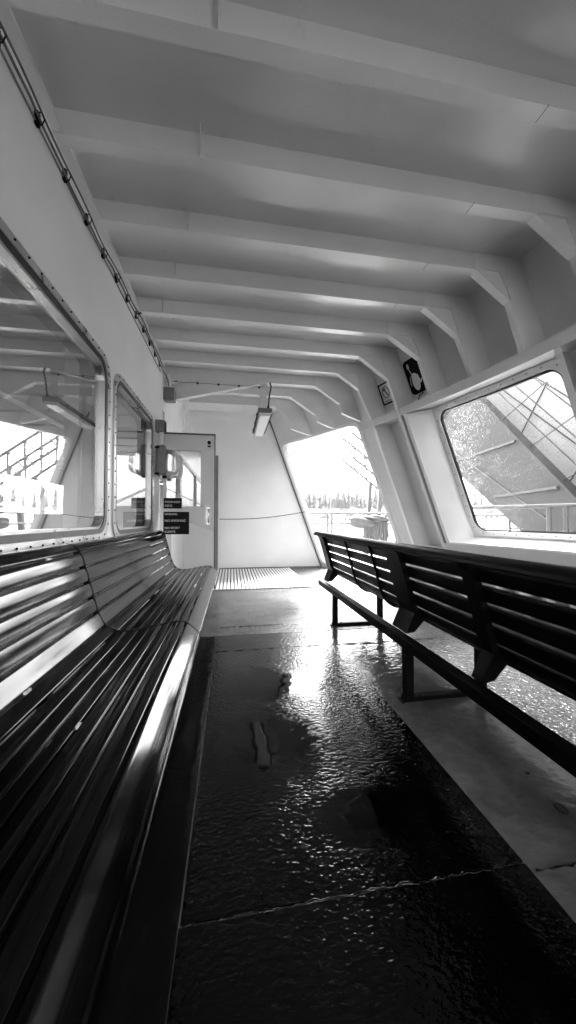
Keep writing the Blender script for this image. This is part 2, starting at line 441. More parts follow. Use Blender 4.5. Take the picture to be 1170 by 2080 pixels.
def in_win(y): return any(a-.12 < y < b+.16 for a, b in WIN)
for y, (k1, k2, kz) in sorted(KN.items()):
    f = MB()
    fx = lambda z: flange_x(y, z)
    shell = lambda z: xs(y)+(2.45-z)*LEAN-.001
    knee = [(k1, HB), (k2, kz)]
    zb = 2.58 if y > 5 else (2.44 if in_win(y) else .0)
    if y > 5:
        poly = [(k1, CZ-.001), (k1, HB), (k2, kz), (k2+.04, 2.70), (shell(2.575), 2.575), (shell(CZ), CZ-.001)]
    else:
        poly = [(k1, CZ-.001), (k1, HB), (k2, kz), (fx(2.45), 2.45)] + ([] if in_win(y) else [(fx(.6), .6), (fx(.0), .0), (shell(0), 0)]) + ([(shell(2.45), 2.45)] if in_win(y) else []) + [(shell(CZ), CZ-.001)]
    f.prism(poly, 'y', y-.0045, y+.0045)
    f.obox((k1-.002, y+.024, HB-.006), (k2-.004, y+.024, kz), .072, .010, (-1, 0, -1))
    if y > 5:
        f.obox((k2-.004, y+.02, kz), (k2+.036, y+.02, 2.70), .06, .009, (-1, 0, 0))
        f.obox((k2+.036, y+.02, 2.70), (shell(2.585)-.02, y+.02, 2.585), .06, .009, (-1, 0, -.5))
    else:
        pr = .014 if y in (4.06, 4.58) else .0
        f.obox((k2-.004, y+.02, kz), (fx(2.45)-pr, y+.02, 2.452), .06, .010, (-1, 0, -.36))
        if not in_win(y): frame_strip(f, y, .7 if not pr else .0, 2.36 if not pr else 2.452, .06, pr)
    c_ = fx(HB)
    if c_-.02 > k1 and y < 5:
        f.obox((k1+.01, y-.012, HB+.004), (c_, y-.012, HB+.004), .014, .006, (0, 0, 1))
        f.obox((c_, y-.012, HB), (k2+.005, y-.012, kz+.01), .014, .006, (1, 0, 0))
    obj('hull_frame', f, 'hull', hull)
    if in_win(y) or y > 5: 
        pass
# short frames below the sill stringer
for y in [k for k in KN if k < 5] + [2.75, 3.27]:
    if y in (4.06, 4.58): continue
    f = MB(); f.prism([(flange_x(y, .6), .6), (flange_x(y, 0), 0), (xs(y)+(2.45)*LEAN, 0), (xs(y)+1.85*LEAN, .6)], 'y', y-.004, y+.004)
    frame_strip(f, y, .0, .60, .055)
    obj('lower_frame', f, 'hull', hull)
def stringer(z0, z1, ya, yb, shelf, name, mat='hull'):
    mb = MB(); n = int((yb-ya)/.2); vs = []; fs = []
    for i in range(n+1):
        y = ya+(yb-ya)*i/n
        base = xs(y)-.25-.004
        for (dx, z) in ((0, z0), (0, z1), (-.010, z1), (-.010, z0)):
            vs.append((base+(2.45-z)*LEAN+dx, y, z))
        if i:
            for k in range(4): fs.append((4*(i-1)+k, 4*(i-1)+(k+1) % 4, 4*i+(k+1) % 4, 4*i+k))
    fs += [(0, 1, 2, 3), (4*n, 4*n+3, 4*n+2, 4*n+1)]
    mb.add(vs, fs)
    vs = []; fs = []
    for i in range(n+1):
        y = ya+(yb-ya)*i/n
        for (o_, dz) in ((-.250, 0), (-.003, 0), (-.003, .008), (-.250, .008)):
            vs.append((xs(y)+o_+(2.45-shelf)*LEAN, y, shelf+dz))
        if i:
            for k in range(4): fs.append((4*(i-1)+k, 4*(i-1)+(k+1) % 4, 4*i+(k+1) % 4, 4*i+k))
    mb.add(vs, fs); obj(name, mb, mat, hull)
stringer(2.36, 2.45, -2.4, 4.87, 2.40, 'upper_stringer', 'trim')
stringer(.60, .715, -2.4, 4.10, .64, 'sill_stringer', 'trim')
stringer(.60, .66, 4.11, 4.9, .64, 'sill_stringer', 'trim')
# windows in their boxes
def quads(mb, pts): mb.add(pts, [(0, 1, 2, 3)])
for wi, (a, b) in enumerate(WIN):
    f = MB()
    ho = (a-.055, b+.055, ZW0-.055, ZW1+.055, .15); hi = (a, b, ZW0, ZW1, .11)
    ring(f, H, ho, hi, (-.001, -.022, .01))
    w = obj('window', f, 'white', hull)
    f = MB(); rivets(f, H, (a-.03, b+.03, ZW0-.03, ZW1+.03, .13), -.024, .13, .007); obj('rivets', f, 'greybox', w)
    f = MB(); ring(f, H, (a+.004, b-.004, ZW0+.004, ZW1-.004, .105), (a+.02, b-.02, ZW0+.02, ZW1-.02, .09), (.004, -.012, .012)); obj('gasket', f, 'rubber', w)
    f = MB(); L = rrect(a+.006, b-.006, ZW0+.006, ZW1-.006, .10); c = H((a+b)/2, (ZW0+ZW1)/2, .006)
    n = len(L); f.add([H(*p, .006) for p in L]+[c], [(i, (i+1) % n, n) for i in range(n)]); obj('glass', f, 'rainglass', w)
    # recess: two reveals and a sloping sill plate between shell and stringers
    f = MB()
    for (ya, yb, sgn) in ((a-.16, a-.07, -1), (b+.20, b+.07, 1)):
        pts = [H(ya, .715, -.252), H(ya, 2.36, -.252), H(yb, 2.395, -.002), H(yb, .80, -.002)]
        quads(f, pts); quads(f, [H(ya, .715, -.262), H(ya, 2.36, -.262), H(ya+sgn*.05, 2.36, -.262), H(ya+sgn*.05, .715, -.262)])
        quads(f, [H(ya, .715, -.262), H(ya, 2.36, -.262), H(ya, 2.36, -.252), H(ya, .715, -.252)])
    n = 6
    for k in range(n):
        y0 = a-.16+(b-a+.36)*k/n; y1 = a-.16+(b-a+.36)*(k+1)/n
        quads(f, [H(y0, .735, -.262), H(y1, .735, -.262), H(y1, .815, -.002), H(y0, .815, -.002)])
        quads(f, [H(y0, .716, -.266), H(y1, .716, -.266), H(y1, .736, -.262), H(y0, .736, -.262)])
    obj('window_recess', f, 'white', w)

# lifejacket cabinet signs on the plating between frames
def hsign(name, label, y0, y1, z0, z1, mat, r=.04):
    rt = root(name, label, 'sign', H((y0+y1)/2, z0, -.03))
    f = MB(); L = rrect(y0, y1, z0, z1, r, 4); n = len(L)
    f.add([H(*p, -.018) for p in L]+[H(*p, -.004) for p in L], [tuple(range(n))]+[(i, (i+1) % n, n+(i+1) % n, n+i) for i in range(n)])
    obj('sign_plate', f, mat, rt); return rt
rt = hsign('pictogram_sign', 'black rounded sign with white pictogram high on the hull plating between frames', 3.80, 4.03, 2.62, 3.03, 'signblack', .05)
def disc(mb, F, pts, off): mb.add([F(*p, off) for p in pts], [tuple(range(len(pts)))])
f = MB(); Hs = lambda u, v, o: H(u, v, o)
disc(f, Hs, [(3.905+.058*cos(t), 2.755+.105*sin(t)) for t in [2*pi*k/24 for k in range(24)]], -.0195)
disc(f, Hs, [(3.96+.018*cos(t), 2.955+.035*sin(t)) for t in [2*pi*k/14 for k in range(14)]], -.0195)
disc(f, Hs, [(3.965, 2.93), (3.955, 2.93), (3.925, 2.84), (3.94, 2.84)], -.0197)
disc(f, Hs, [(3.87, 2.83), (3.85, 2.83), (3.83, 2.73), (3.845, 2.72)], -.0197)
disc(f, Hs, [(3.845, 2.735), (3.832, 2.72), (3.80, 2.76), (3.81, 2.77)], -.0199)
f.tube([H(3.905+.085*cos(t), 2.755+.095*sin(t), -.02) for t in [pi*.5*k/8-.3 for k in range(9)]], .004, 5)
obj('pictogram', f, 'signwhite', rt)
f = MB(); f.tube([H(3.84, 2.60, -.03), H(3.90, 2.585, -.04), H(3.94, 2.54, -.04), H(3.945, 2.47, -.04)], .008, 6)
tag(obj('cable_stub', f, 'rubber', loc=H(3.9, 2.47, -.03)), 'short curved black cable below the black pictogram sign', 'cable')
rt = hsign('placard', 'small pale framed placard with a round figure between the far hull frames', 4.33, 4.55, 2.66, 2.93, 'signwhite', .01)
f = MB(); ring(f, H, (4.325, 4.555, 2.655, 2.935, .012), (4.345, 4.535, 2.675, 2.915, .01), (-.018, -.022, -.018)); obj('placard_frame', f, 'blackplate', rt)
f = MB(); f.tube([H(4.44+.062*cos(t), 2.81+.075*sin(t), -.021) for t in [2*pi*k/24 for k in range(25)]], .006, 5, False)
disc(f, Hs, [(4.46+.03*cos(t), 2.85+.03*sin(t)) for t in [2*pi*k/14 for k in range(14)]], -.0195)
disc(f, Hs, [(4.46, 2.82), (4.43, 2.82), (4.40, 2.75), (4.42, 2.75)], -.0196)
disc(f, Hs, [(4.51, 2.70), (4.37, 2.70), (4.37, 2.69), (4.51, 2.69)], -.0196)
obj('pictogram', f, 'greybox', rt)

# ------------------------------------------------------------------ forward end wall
endw = root('end_wall', 'plain white steel end wall across the deck', 'wall', (.5, 7.1, 0))
f = MB(); f.prism([(-.95, 0), (xs(7.1)+2.45*LEAN, 0), (xs(7.1)+(2.45-CZ)*LEAN, CZ), (-.95, CZ)], 'y', 7.1, 7.16)
obj('wall_panel', f, 'white', endw)
f = MB(); f.obox(H(7.085, .0, -.012), H(7.085, 3.1, -.012), .03, .012, (0, 1, 0)); obj('corner_seam', f, 'greybox', endw)
f = MB(); f.box(-.94, 1.88, 7.075, 7.099, 0, .03); obj('base_strip', f, 'greybox', endw)
# chain across the wall
f = MB(); P = []
for k in range(60):
    t = k/59; x = -.26+t*1.76; P.append((x, 7.0-.1*t, 1.03+.15*t-.05*sin(pi*t)*1.0))
for i in range(59):
    a, b = Vector(P[i]), Vector(P[i+1]); f.tube([a, (a+b)/2, b], [.007, .014 if i % 2 else .008, .007], 6, False)
tag(obj('safety_chain', f, 'rope', loc=(.6, 7.0, 1.0)), 'thin chain strung across the white end wall to the open port', 'chain')

# ------------------------------------------------------------------ cabin wall on the left
cab = root('cabin_wall', 'white steel cabin side wall on the left with two wide windows', 'wall', (-.95, 2.5, 0))
f = MB()
W1 = (.08, 2.775, .925, 2.22); W2 = (2.965, 4.275, .90, 2.215); W0 = (-2.2, -.10, .925, 2.22)
for (a, b, za, zb), (U0, U1) in ((W0, (-2.4, -.02)), (W1, (-.02, 2.87)), (W2, (2.87, 4.40))):
    holed(f, Lw, U0, U1, .5, 2.7, (a, b, za, zb, .13)); quadF(f, Lw, U0, U1, 0, .5, nu=1); quadF(f, Lw, U0, U1, 2.7, CZ, nu=1)
quadF(f, Lw, 4.40, 4.76, 0, CZ, nu=1)
quadF(f, Lw, 4.76, 5.65, 2.3, CZ, nu=1); quadF(f, Lw, 5.65, 7.1, 0, CZ, nu=1)
f.box(-1.03, -.951, 4.72, 4.76, 0, 2.3); f.box(-1.03, -.951, 5.65, 5.69, 0, 2.3)
obj('wall_plating', f, 'white', cab)
for nm, (a, b, za, zb) in (('window', W1), ('window', W2), ('window', W0)):
    f = MB(); ring(f, Lw, (a-.045, b+.045, za-.045, zb+.045, .16), (a, b, za, zb, .13), (0, .014, -.01))
    w = obj('window', f, 'steel', cab)
    f = MB(); rivets(f, Lw, (a-.026, b+.026, za-.026, zb+.026, .15), .016, .105, .006); obj('rivets', f, 'blackplate', w)
    f = MB(); ring(f, Lw, (a+.002, b-.002, za+.002, zb-.002, .128), (a+.035, b-.035, za+.035, zb-.035, .10), (0, .010, -.03)); obj('gasket', f, 'rubber', w)
    f = MB(); ring(f, Lw, (a+.036, b-.036, za+.036, zb-.036, .10), (a+.052, b-.052, za+.052, zb-.052, .09), (-.02, .004, -.04)); obj('inner_rim', f, 'steel', w)
    f = MB(); quadF(f, Lw, a+.04, b-.04, za+.04, zb-.04, -.026, 1); obj('glass', f, 'glass', w)
    f = MB(); ring(f, Lw, (a-.01, b+.01, za-.01, zb+.01, .13), (a+.03, b-.03, za+.03, zb-.03, .10), (-.03, -.09, -.16)); obj('inner_reveal', f, 'loungedark', w)
# wall top angle + ledge under the windows
f = MB(); f.box(-.949, -.90, -2.38, 4.76, 3.235-.14, 3.245-.14); obj('top_angle', f, 'trim', cab)
f = MB(); f.box(-.949, -.925, -2.3, 4.70, .845, .872); obj('rub_rail', f, 'trim', cab, bevel=.003)

# inside of the lounge, seen through the glass
lou = root('lounge_interior', 'dim passenger lounge seen through the left cabin windows', 'interior', (-3.5, 4, 0))
f = MB(); f.box(-5.6, -.96, -8, 16, -.02, .0); 
obj('lounge_floor', f, 'loungedark', lou)
f = MB(); f.box(-5.6, -1.0, -8, 16, 2.62, 2.66)
for k in range(28): f.box(-5.55, -1.05, -5+k*.75, -4.97+k*.75, 2.59, 2.619)
obj('lounge_ceiling', f, 'lounge', lou)
f = MB(); FW = lambda u, v, o: (-5.6+o, u, v)
quadF(f, FW, -8, 16, 0, .95, nu=1); quadF(f, FW, -8, 16, 2.15, 2.62, nu=1)
yv = -6.0
while yv < 16: quadF(f, FW, yv, yv+.28, .95, 2.15, nu=1); yv += 1.9
obj('lounge_far_wall', f, 'lounge', lou)
f = MB(); f.box(-5.6, -2.2, 15.98, 16.0, 0, 2.6); f.box(-2.2, -.96, 15.98, 16.0, 2.1, 2.6); obj('lounge_partition', f, 'lounge', lou)
f = MB(); f.box(-5.6, -1.0, -8, -7.98, 0, 2.6); obj('lounge_partition', f, 'lounge', lou)
f = MB(); f.box(-1.22, -1.12, 2.72, 2.93, 0, 2.6); obj('lounge_pillar', f, 'lounge', lou)
f = MB(); f.obox((-1.3, .2, 2.50), (-1.3, 8, 2.50), .02, .03); f.obox((-2.6, -2, 2.46), (-2.6, 12, 2.46), .05, .04); obj('lounge_rail', f, 'outwhite', lou)
for k in range(5):
    y0 = 1.0+k*1.9
    f = MB(); f.box(-5.3, -3.6, y0, y0+.12, .42, 1.15); f.box(-5.3, -3.6, y0+.12, y0+.6, .40, .50); f.box(-4.9, -4.85, y0+.1, y0+.5, 0, .4); f.box(-4.0, -3.95, y0+.1, y0+.5, 0, .4)
    obj('lounge_seat', f, 'loungedark', lou, bevel=.02)
for k in range(5):
    y0 = 1.95+k*1.9
    f = MB(); f.box(-5.2, -3.7, y0-.3, y0+.3, .72, .75); f.tube([(-4.4, y0, 0), (-4.4, y0, .72)], .04); obj('lounge_table', f, 'lounge', lou)

# ------------------------------------------------------------------ benches
def catmull(P, n=10):
    out = []
    Q = [P[0]]+P+[P[-1]]
    for i in range(1, len(Q)-2):
        p0, p1, p2, p3 = Q[i-1:i+3]
        for k in range(n):
            t = k/n
            out.append(tuple(.5*((2*p1[j])+(-p0[j]+p2[j])*t+(2*p0[j]-5*p1[j]+4*p2[j]-p3[j])*t*t+(-p0[j]+3*p1[j]-3*p2[j]+p3[j])*t**3) for j in (0, 1)))
    out.append(P[-1]); return out
PROF = [(-.935, .845), (-.925, .878), (-.895, .892), (-.855, .876), (-.825, .835), (-.795, .74), (-.765, .63), (-.738, .53), (-.70, .45), (-.635, .405), (-.54, .402), (-.43, .423), (-.33, .438), (-.278, .439), (-.252, .430), (-.215, .396), (-.190, .368), (-.180, .342), (-.184, .315)]
CURVE = catmull(PROF, 12)
ARC = [0]
for i in range(1, len(CURVE)): ARC.append(ARC[-1]+sqrt((CURVE[i][0]-CURVE[i-1][0])**2+(CURVE[i][1]-CURVE[i-1][1])**2))
def at(s, off=0):
    s = max(0, min(ARC[-1]-1e-6, s))
    for i in range(1, len(ARC)):
        if ARC[i] >= s:
            t = (s-ARC[i-1])/(ARC[i]-ARC[i-1]+1e-12)
            x = CURVE[i-1][0]*(1-t)+CURVE[i][0]*t; z = CURVE[i-1][1]*(1-t)+CURVE[i][1]*t
            a = CURVE[max(0, i-2)]; b = CURVE[min(len(CURVE)-1, i+1)]
            dx, dz = b[0]-a[0], b[1]-a[1]; l = sqrt(dx*dx+dz*dz)
            return (x-dz/l*off, z+dx/l*off)
# board limits along the curve: deep top roll, back boards, seat boards, nose
sTop = .150
NB, NS = 5, 8
LIM = [(0.0, sTop)]
tot = ARC[-1]; sBack = .585; sNose = tot-.150
for k in range(NB): LIM.append((sTop+(sBack-sTop)*k/NB, sTop+(sBack-sTop)*(k+1)/NB))
for k in range(NS-1): LIM.append((sBack+(sNose-sBack)*k/(NS-1), sBack+(sNose-sBack)*(k+1)/(NS-1)))
LIM.append((sNose, tot))
def board(mb, s0, s1, y0, y1, dx, gap=.011, th=.016, crown=.0025):
    a, b = s0+gap/2, s1-gap/2; r = .005; n = 7 if b-a < .11 else 12
    loop = []
    for k in range(4):                                            # rounded lead corner
        t = pi/2*k/4; loop.append(at(a+r-r*cos(t), -r+r*sin(t)))
    for k in range(n+1):
        u = k/n; s = a+r+(b-a-2*r)*u; loop.append(at(s, crown*sin(pi*u)))
    for k in range(1, 5):
        t = pi/2*k/4; loop.append(at(b-r+r*sin(t), -r+r*cos(t)))
    for k in range(5): loop.append(at(b-(b-a)*k/4, -th))
    poly = [(x+dx, z) for x, z in loop]; n = len(poly)
    ny = max(1, int((y1-y0)/.3))
    vs = []; fs = []
    for j in range(ny+1):
        y = y0+(y1-y0)*j/ny
        vs += [(x, y, z) for x, z in poly]
        if j:
            for i in range(n): fs.append(((j-1)*n+i, (j-1)*n+(i+1) % n, j*n+(i+1) % n, j*n+i))
    mb.add(vs, fs, True)
    mb.add(vs[:n], [tuple(range(n))]); mb.add(vs[-n:], [tuple(range(n))[::-1]])
def strap(mb, y0, y1, dx, out=.004, th=.03, s0=0, s1=None, n=60):
    s1 = tot if s1 is None else s1
    top = [at(s0+(s1-s0)*k/n, out) for k in range(n+1)]; bot = [at(s1-(s1-s0)*k/n, -th) for k in range(n+1)]
    vs = [(x+dx, y, z) for y in (y0, y1) for x, z in top+bot]; m = 2*(n+1)
    fs = [(i, (i+1) % m, m+(i+1) % m, m+i) for i in range(m)]
    for k in range(n): fs += [(k, k+1, m-2-k, m-1-k), (m+k, m+m-1-k, m+m-2-k, m+k+1)]
    mb.add(vs, fs)
def make_bench(label, y0, y1, dx, legs, straps, mat='bench', plates=(), gap=.011, slot_lights=()):
    rt = root('slatted_bench', label, 'bench', (dx-.5, (y0+y1)/2, 0))
    f = MB()
    for a, b in LIM[:NB+1]: board(f, a, b, y0, y1, dx, gap)
    obj('backrest', f, mat, rt)
    f = MB()
    for a, b in LIM[NB+1:]: board(f, a, b, y0, y1, dx, gap)
    obj('seat', f, mat, rt)
    for (k, yy_, ln) in slot_lights:
        f = MB(); x, z = at(LIM[k][1], -.004); f.obox((x+dx, yy_, z), (x+dx, yy_+ln, z), .010, .010); obj('slot_light_block', f, 'signwhite', rt)  # white blocks in the gaps stand in for light through the slots
    for (a, b, out) in straps:
        f = MB(); strap(f, a, b, dx, out, .030, .01, tot-.01); obj('strap', f, 'seam', rt)
    for (a, b) in plates:
        f = MB()                                                 # spine panel from back curve to a straight rear edge
        top = [at(.10+(sBack-.10)*k/20, -.017) for k in range(21)]
        low = [at(.10+(sBack-.16)*k/20, -.05) for k in range(20, -1, -1)]
        poly = [(x+dx, z) for x, z in top]+[(-.765+dx, .362), (-.82+dx, .353)]+[(x+dx, z) for x, z in low]
        f.prism(poly, 'y', a, b); obj('support_plate', f, 'blackplate', rt)
    f = MB()
    xb, xf = -.85+dx, -.39+dx
    f.box(xb-.03, xb+.03, y0+.0, y1-.0, .298, .352); obj('rail', f, 'blackplate', rt, bevel=.004)
    f = MB(); f.box(xf-.03, xf+.03, y0+.04, y1-.04, .32, .375); obj('rail', f, 'blackplate', rt, bevel=.004)
    for yl in legs:
        f = MB(); f.box(xb-.024, xb+.024, yl-.024, yl+.024, .03, .296); obj('leg', f, 'blackplate', rt, bevel=.003)
        f = MB(); f.box(xf-.024, xf+.024, yl-.024, yl+.024, .03, .318); obj('leg', f, 'blackplate', rt, bevel=.003)
        f = MB(); f.box(xb-.03, xf+.03, yl-.025, yl+.025, .006, .03)
        f.box(xb-.05, xb-.031, yl-.03, yl+.03, .004, .012)
        f.tube([(xb+.05, yl-.03, .03), (xb+.05, yl-.03, .045)], .008, 6); obj('foot_bar', f, 'blackplate', rt, bevel=.002)
    return rt
make_bench('near length of glossy dark slatted bench along the left cabin wall', -1.2, 2.045, 0, (-.6, .55, 1.75), [(2.047, 2.057, .004)], slot_lights=((0, 1.72, .03), (5, 1.30, .03), (9, 1.1, .02)))
make_bench('far length of glossy dark slatted bench along the left wall ending by the door', 2.06, 4.44, 0, (2.6, 3.9), [(4.441, 4.449, .001)], slot_lights=[(k, 3.55+.05*k, .16) for k in range(6)]+[(k, 4.15-.03*k, .06) for k in range(5)]+[(11, 3.1, .1), (11, 3.7, .12)])
make_bench('black slatted bench on open legs standing in mid deck with its back to the aisle', -.9, 3.72, 1.84, (3.19, 1.81, .43), [(2.90, 2.915, -.014), (2.36, 2.375, -.014)], 'benchback',
           plates=((3.55, 3.72), (1.88, 2.06), (1.26, 1.33), (.45, .60)), gap=.017)

# ------------------------------------------------------------------ door and fittings by it
YD = 4.70
dr = root('steel_door', 'white steel door standing open across the aisle end with a window and two black signs', 'door', (-.9, YD, .05))
DF = lambda u, v, o: (u, YD-o, v)
f = MB(); holed(f, DF, -.90, -.245, .10, 2.155, (-.86, -.415, 1.20, 1.95, .015)); holed(f, DF, -.90, -.245, .10, 2.155, (-.86, -.415, 1.20, 1.95, .015), -.045)
f.box(-.90, -.245, YD+.0, YD+.045, .09, .10); f.box(-.90, -.245, YD, YD+.045, 2.155, 2.165)
f.box(-.245, -.236, YD, YD+.045, .09, 2.165)
for (u0, u1, v0, v1) in ((-.865, -.86, 1.2, 1.95), (-.415, -.41, 1.2, 1.95), (-.86, -.415, 1.195, 1.20), (-.86, -.415, 1.95, 1.955)): f.box(u0, u1, YD+.001, YD+.044, v0, v1)
obj('door_leaf', f, 'door', dr)
f = MB(); f.box(-.92, -.232, YD-.012, YD+.05, 2.166, 2.184); f.box(-.235, -.222, YD-.012, YD+.05, .09, 2.184); obj('edge_seal', f, 'rubber', dr)
f = MB(); f.box(-.868, -.407, YD+.018, YD+.024, 1.19, 1.96); obj('door_window', f, 'doorglass', dr)
f = MB(); f.box(-.345, -.285, YD-.006, YD-.0005, .95, 1.19); b = obj('handle_plate', f, 'steel', dr)
f = MB(); f.tube([(-.305, YD-.02, .98), (-.305, YD-.035, 1.0), (-.305, YD-.035, 1.14), (-.305, YD-.02, 1.165)], .013, 8); obj('handle', f, 'chrome', dr)
f = MB(); f.tube([(-.86, YD-.03, 1.44), (-.39, YD-.03, 1.21), (-.30, YD-.03, 1.14)], .006, 6); f.sphere((-.39, YD-.03, 1.21), .014); obj('stay_rod', f, 'steel', dr)
f = MB(); f.tube([(-.305, YD-.001, 2.065), (-.305, YD-.02, 2.065)], .024, 16); f.box(-.325, -.285, YD-.01, YD-.001, 2.005, 2.025); obj('door_catch', f, 'blackplate', dr, bevel=.002)
def text(body, x, z, size, parent, y, mat='signwhite'):
    cu = bpy.data.curves.new('lettering', 'FONT'); cu.body = body; cu.size = size; cu.extrude = .0006
    t = bpy.data.objects.new('tmp', cu); COL.objects.link(t)
    bpy.context.view_layer.update()
    me = bpy.data.meshes.new_from_object(t.evaluated_get(bpy.context.evaluated_depsgraph_get()))
    bpy.data.objects.remove(t)
    for v in me.vertices:
        c = v.co.copy(); v.co = Vector((x+c.x, y-c.z, z+c.y))
    me.materials.clear(); me.materials.append(M[mat])
    o = bpy.data.objects.new('lettering', me); COL.objects.link(o)
    o.parent = parent; o.matrix_parent_inverse = Matrix.Translation(-parent.location)
    return o
def sign(label, x0, x1, z0, z1, lines, size):
    rt = root('notice_sign', label, 'sign', ((x0+x1)/2, YD-.01, z0))
    f = MB(); f.box(x0, x1, YD-.008, YD-.001, z0, z1); obj('sign_plate', f, 'signblack', rt)
    for (x, z, s, sz) in lines: text(s, x, z, sz, rt, YD-.0085)
sign('small black notice sign reading passenger deck on the open white door', -.89, -.660, 1.17, 1.31, [(-.875, 1.245, 'PASSENGER', .038), (-.875, 1.195, 'DECK', .038)], .04)
sign('larger black notice sign reading no smoking and no sport cleats on the white door', -.89, -.562, .828, 1.127,
     [(-.875, 1.083, 'SPOKANE-', .036), (-.875, .995, 'NO SMOKING', .042), (-.875, .90, 'NO SPORT', .040), (-.875, .850, 'CLEATS', .040)], .045)
# tall post beyond the door
f = MB(); f.box(-.330, -.272, 6.90, 7.0, 0, 2.30)
po = root('steel_post', 'tall narrow steel post standing just beyond the open door', 'post', (-.28, 6.95, 0))
obj('post_body', f, 'greybox', po, bevel=.004)
f = MB(); f.box(-.271, -.245, 6.90, 7.0, 0, 2.31); obj('bright_edge', f, 'signwhite', po, bevel=.004)
# vent pipe over the door
pi_ = root('vent_pipe', 'white vertical vent pipe with a dish end hanging over the door', 'pipe', (-.67, 5.3, 2.36))
f = MB(); f.tube([(-.68, 5.3, 3.235), (-.68, 5.3, 2.40)], .026, 12); obj('pipe', f, 'white', pi_)
f = MB(); f.tube([(-.67, 5.3, 2.41), (-.665, 5.3, 2.39), (-.66, 5.3, 2.362), (-.66, 5.3, 2.355)], [.03, .05, .09, .08], 16); obj('dish', f, 'white', pi_)
# junction box over the second window edge + conduit + caged lamp
jb = root('junction_box', 'small dark junction box on the cabin wall above the caged wall lamp', 'box', (-.9, 4.5, 2.12))
f = MB(); f.box(-.949, -.84, 4.44, 4.56, 2.13, 2.28); obj('box_body', f, 'greybox', jb, bevel=.008)
f = MB(); f.box(-.839, -.832, 4.45, 4.55, 2.14, 2.27); obj('box_lid', f, 'blackplate', jb, bevel=.003)
f = MB(); f.tube([(-.89, 4.5, 2.13), (-.89, 4.5, 1.98)], .024, 10); f.tube([(-.86, 4.47, 2.13), (-.865, 4.46, 2.05), (-.87, 4.48, 1.98)], .010, 8); obj('conduit', f, 'white', jb)
wl = root('caged_wall_lamp', 'dark grey wall lamp with pale wire cage beside the second cabin window', 'wall lamp', (-.88, 4.55, 1.56))
f = MB(); f.box(-.945, -.825, 4.45, 4.66, 1.585, 1.965); obj('lamp_body', f, 'greybox', wl, bevel=.02)
f = MB(); f.box(-.822, -.74, 4.50, 4.62, 1.63, 1.92); obj('lamp_glass', f, 'doorglass', wl, bevel=.02)
f = MB()
for yy_ in (4.48, 4.555, 4.63):
    f.tube([(-.83, yy_, 1.93), (-.72, yy_, 1.92), (-.69, yy_, 1.88), (-.69, yy_, 1.66), (-.72, yy_, 1.62), (-.83, yy_, 1.61)], .008, 8)
for zz in (1.67, 1.88): f.tube([(-.69, 4.47, zz), (-.69, 4.64, zz)], .007, 8)
obj('wire_cage', f, 'signwhite', wl)
for zz in (1.60, 1.93):
    for yy_ in (4.44, 4.67): f = MB(); f.tube([(-.949, yy_, zz), (-.90, yy_, zz)], .014, 8); obj('mounting_lug', f, 'blackplate', wl)
f = MB(); f.tube([(-.85, 4.55, 1.584), (-.85, 4.55, 1.555)], .03, 10); obj('cable_gland', f, 'blackplate', wl)
# second box higher up, where the cables end
jb = root('cable_box', 'grey cable box high on the cabin wall end under the ceiling cables', 'box', (-.87, 4.85, 2.72))
f = MB(); f.box(-.949, -.80, 4.93, 5.07, 2.70, 2.88); obj('box_body', f, 'greybox', jb, bevel=.008)
f = MB(); f.tube([(-.87, 4.98, 2.88), (-.87, 4.97, 2.98), (-.88, 4.9, 3.04)], .012, 8); f.tube([(-.90, 4.95, 2.90), (-.93, 4.95, 2.93), (-.85, 5.0, 2.96), (-.78, 5.05, 3.0)], .008, 8); obj('cable_tail', f, 'white', jb)
f = MB(); f.box(-.949, -.925, 4.80, 4.90, 2.38, 2.52)
ws = root('wall_placard', 'narrow white placard on the cabin wall end above the door', 'sign', (-.94, 4.85, 2.38)); obj('sign_plate', f, 'signwhite', ws)
f = MB(); f.add([(-.9245, 4.81, 2.40), (-.9245, 4.89, 2.40), (-.9245, 4.89, 2.50), (-.9245, 4.81, 2.50)], [(0, 1, 2, 3)]); obj('sign_panel', f, 'greybox', ws)
# ceiling cables along the wall top
cb = root('cable_run', 'twin grey cables clipped along the top of the left cabin wall', 'cable', (-.93, 2.5, 3.0))
def cz(y): return 2.965+max(0, min(1, (y-2.6)/1.2))*.085
f = MB(); P = []; Q = []
y = -1.0
while y < 4.86:
    P.append((-.925+random.uniform(-.003, .003), y, cz(y)+.012*sin(y*5))); Q.append((-.915+.006*sin(y*9), y, cz(y)+.034+.006*sin(y*7+1))); y += .1
P += [(-.91, 4.90, 3.03), (-.89, 4.93, 2.98), (-.88, 4.95, 2.90)]
f.tube(P, .0065, 8); f.tube(Q, .0055, 8); obj('cable', f, 'rope', cb)
f = MB(); f.tube([(-.945, -1, 2.93), (-.945, 4.7, 2.995)], .006, 6); obj('wire', f, 'greybox', cb)
for k, y in enumerate([.3, .6, .9, 1.2, 1.5, 1.791, 2.067, 2.354, 2.642, 2.93, 3.22, 3.51, 3.80, 4.08, 4.35, 4.62]):
    f = MB(); z = cz(y); f.box(-.949, -.932, y-.012, y+.012, z-.02, z+.045); f.tube([(-.945, y, z+.05), (-.918, y, z+.045), (-.908, y, z+.015), (-.918, y, z-.012), (-.945, y, z-.025)], .003, 6)
    obj('cable_clip', f, 'blackplate', cb)
f = MB()
f.tube([(-.92, 3.50, 3.05), (-.90, 3.56, 3.10), (-.84, 3.58, 3.125), (-.72, 3.60, 3.115), (-.60, 3.61, 3.11)], .009, 8)
f.tube([(-.62, 3.61, 3.113), (-.50, 3.62, 3.12), (-.40, 3.62, 3.135)], [.014, .013, .006], 8); f.sphere((-.72, 3.60, 3.115), .02)
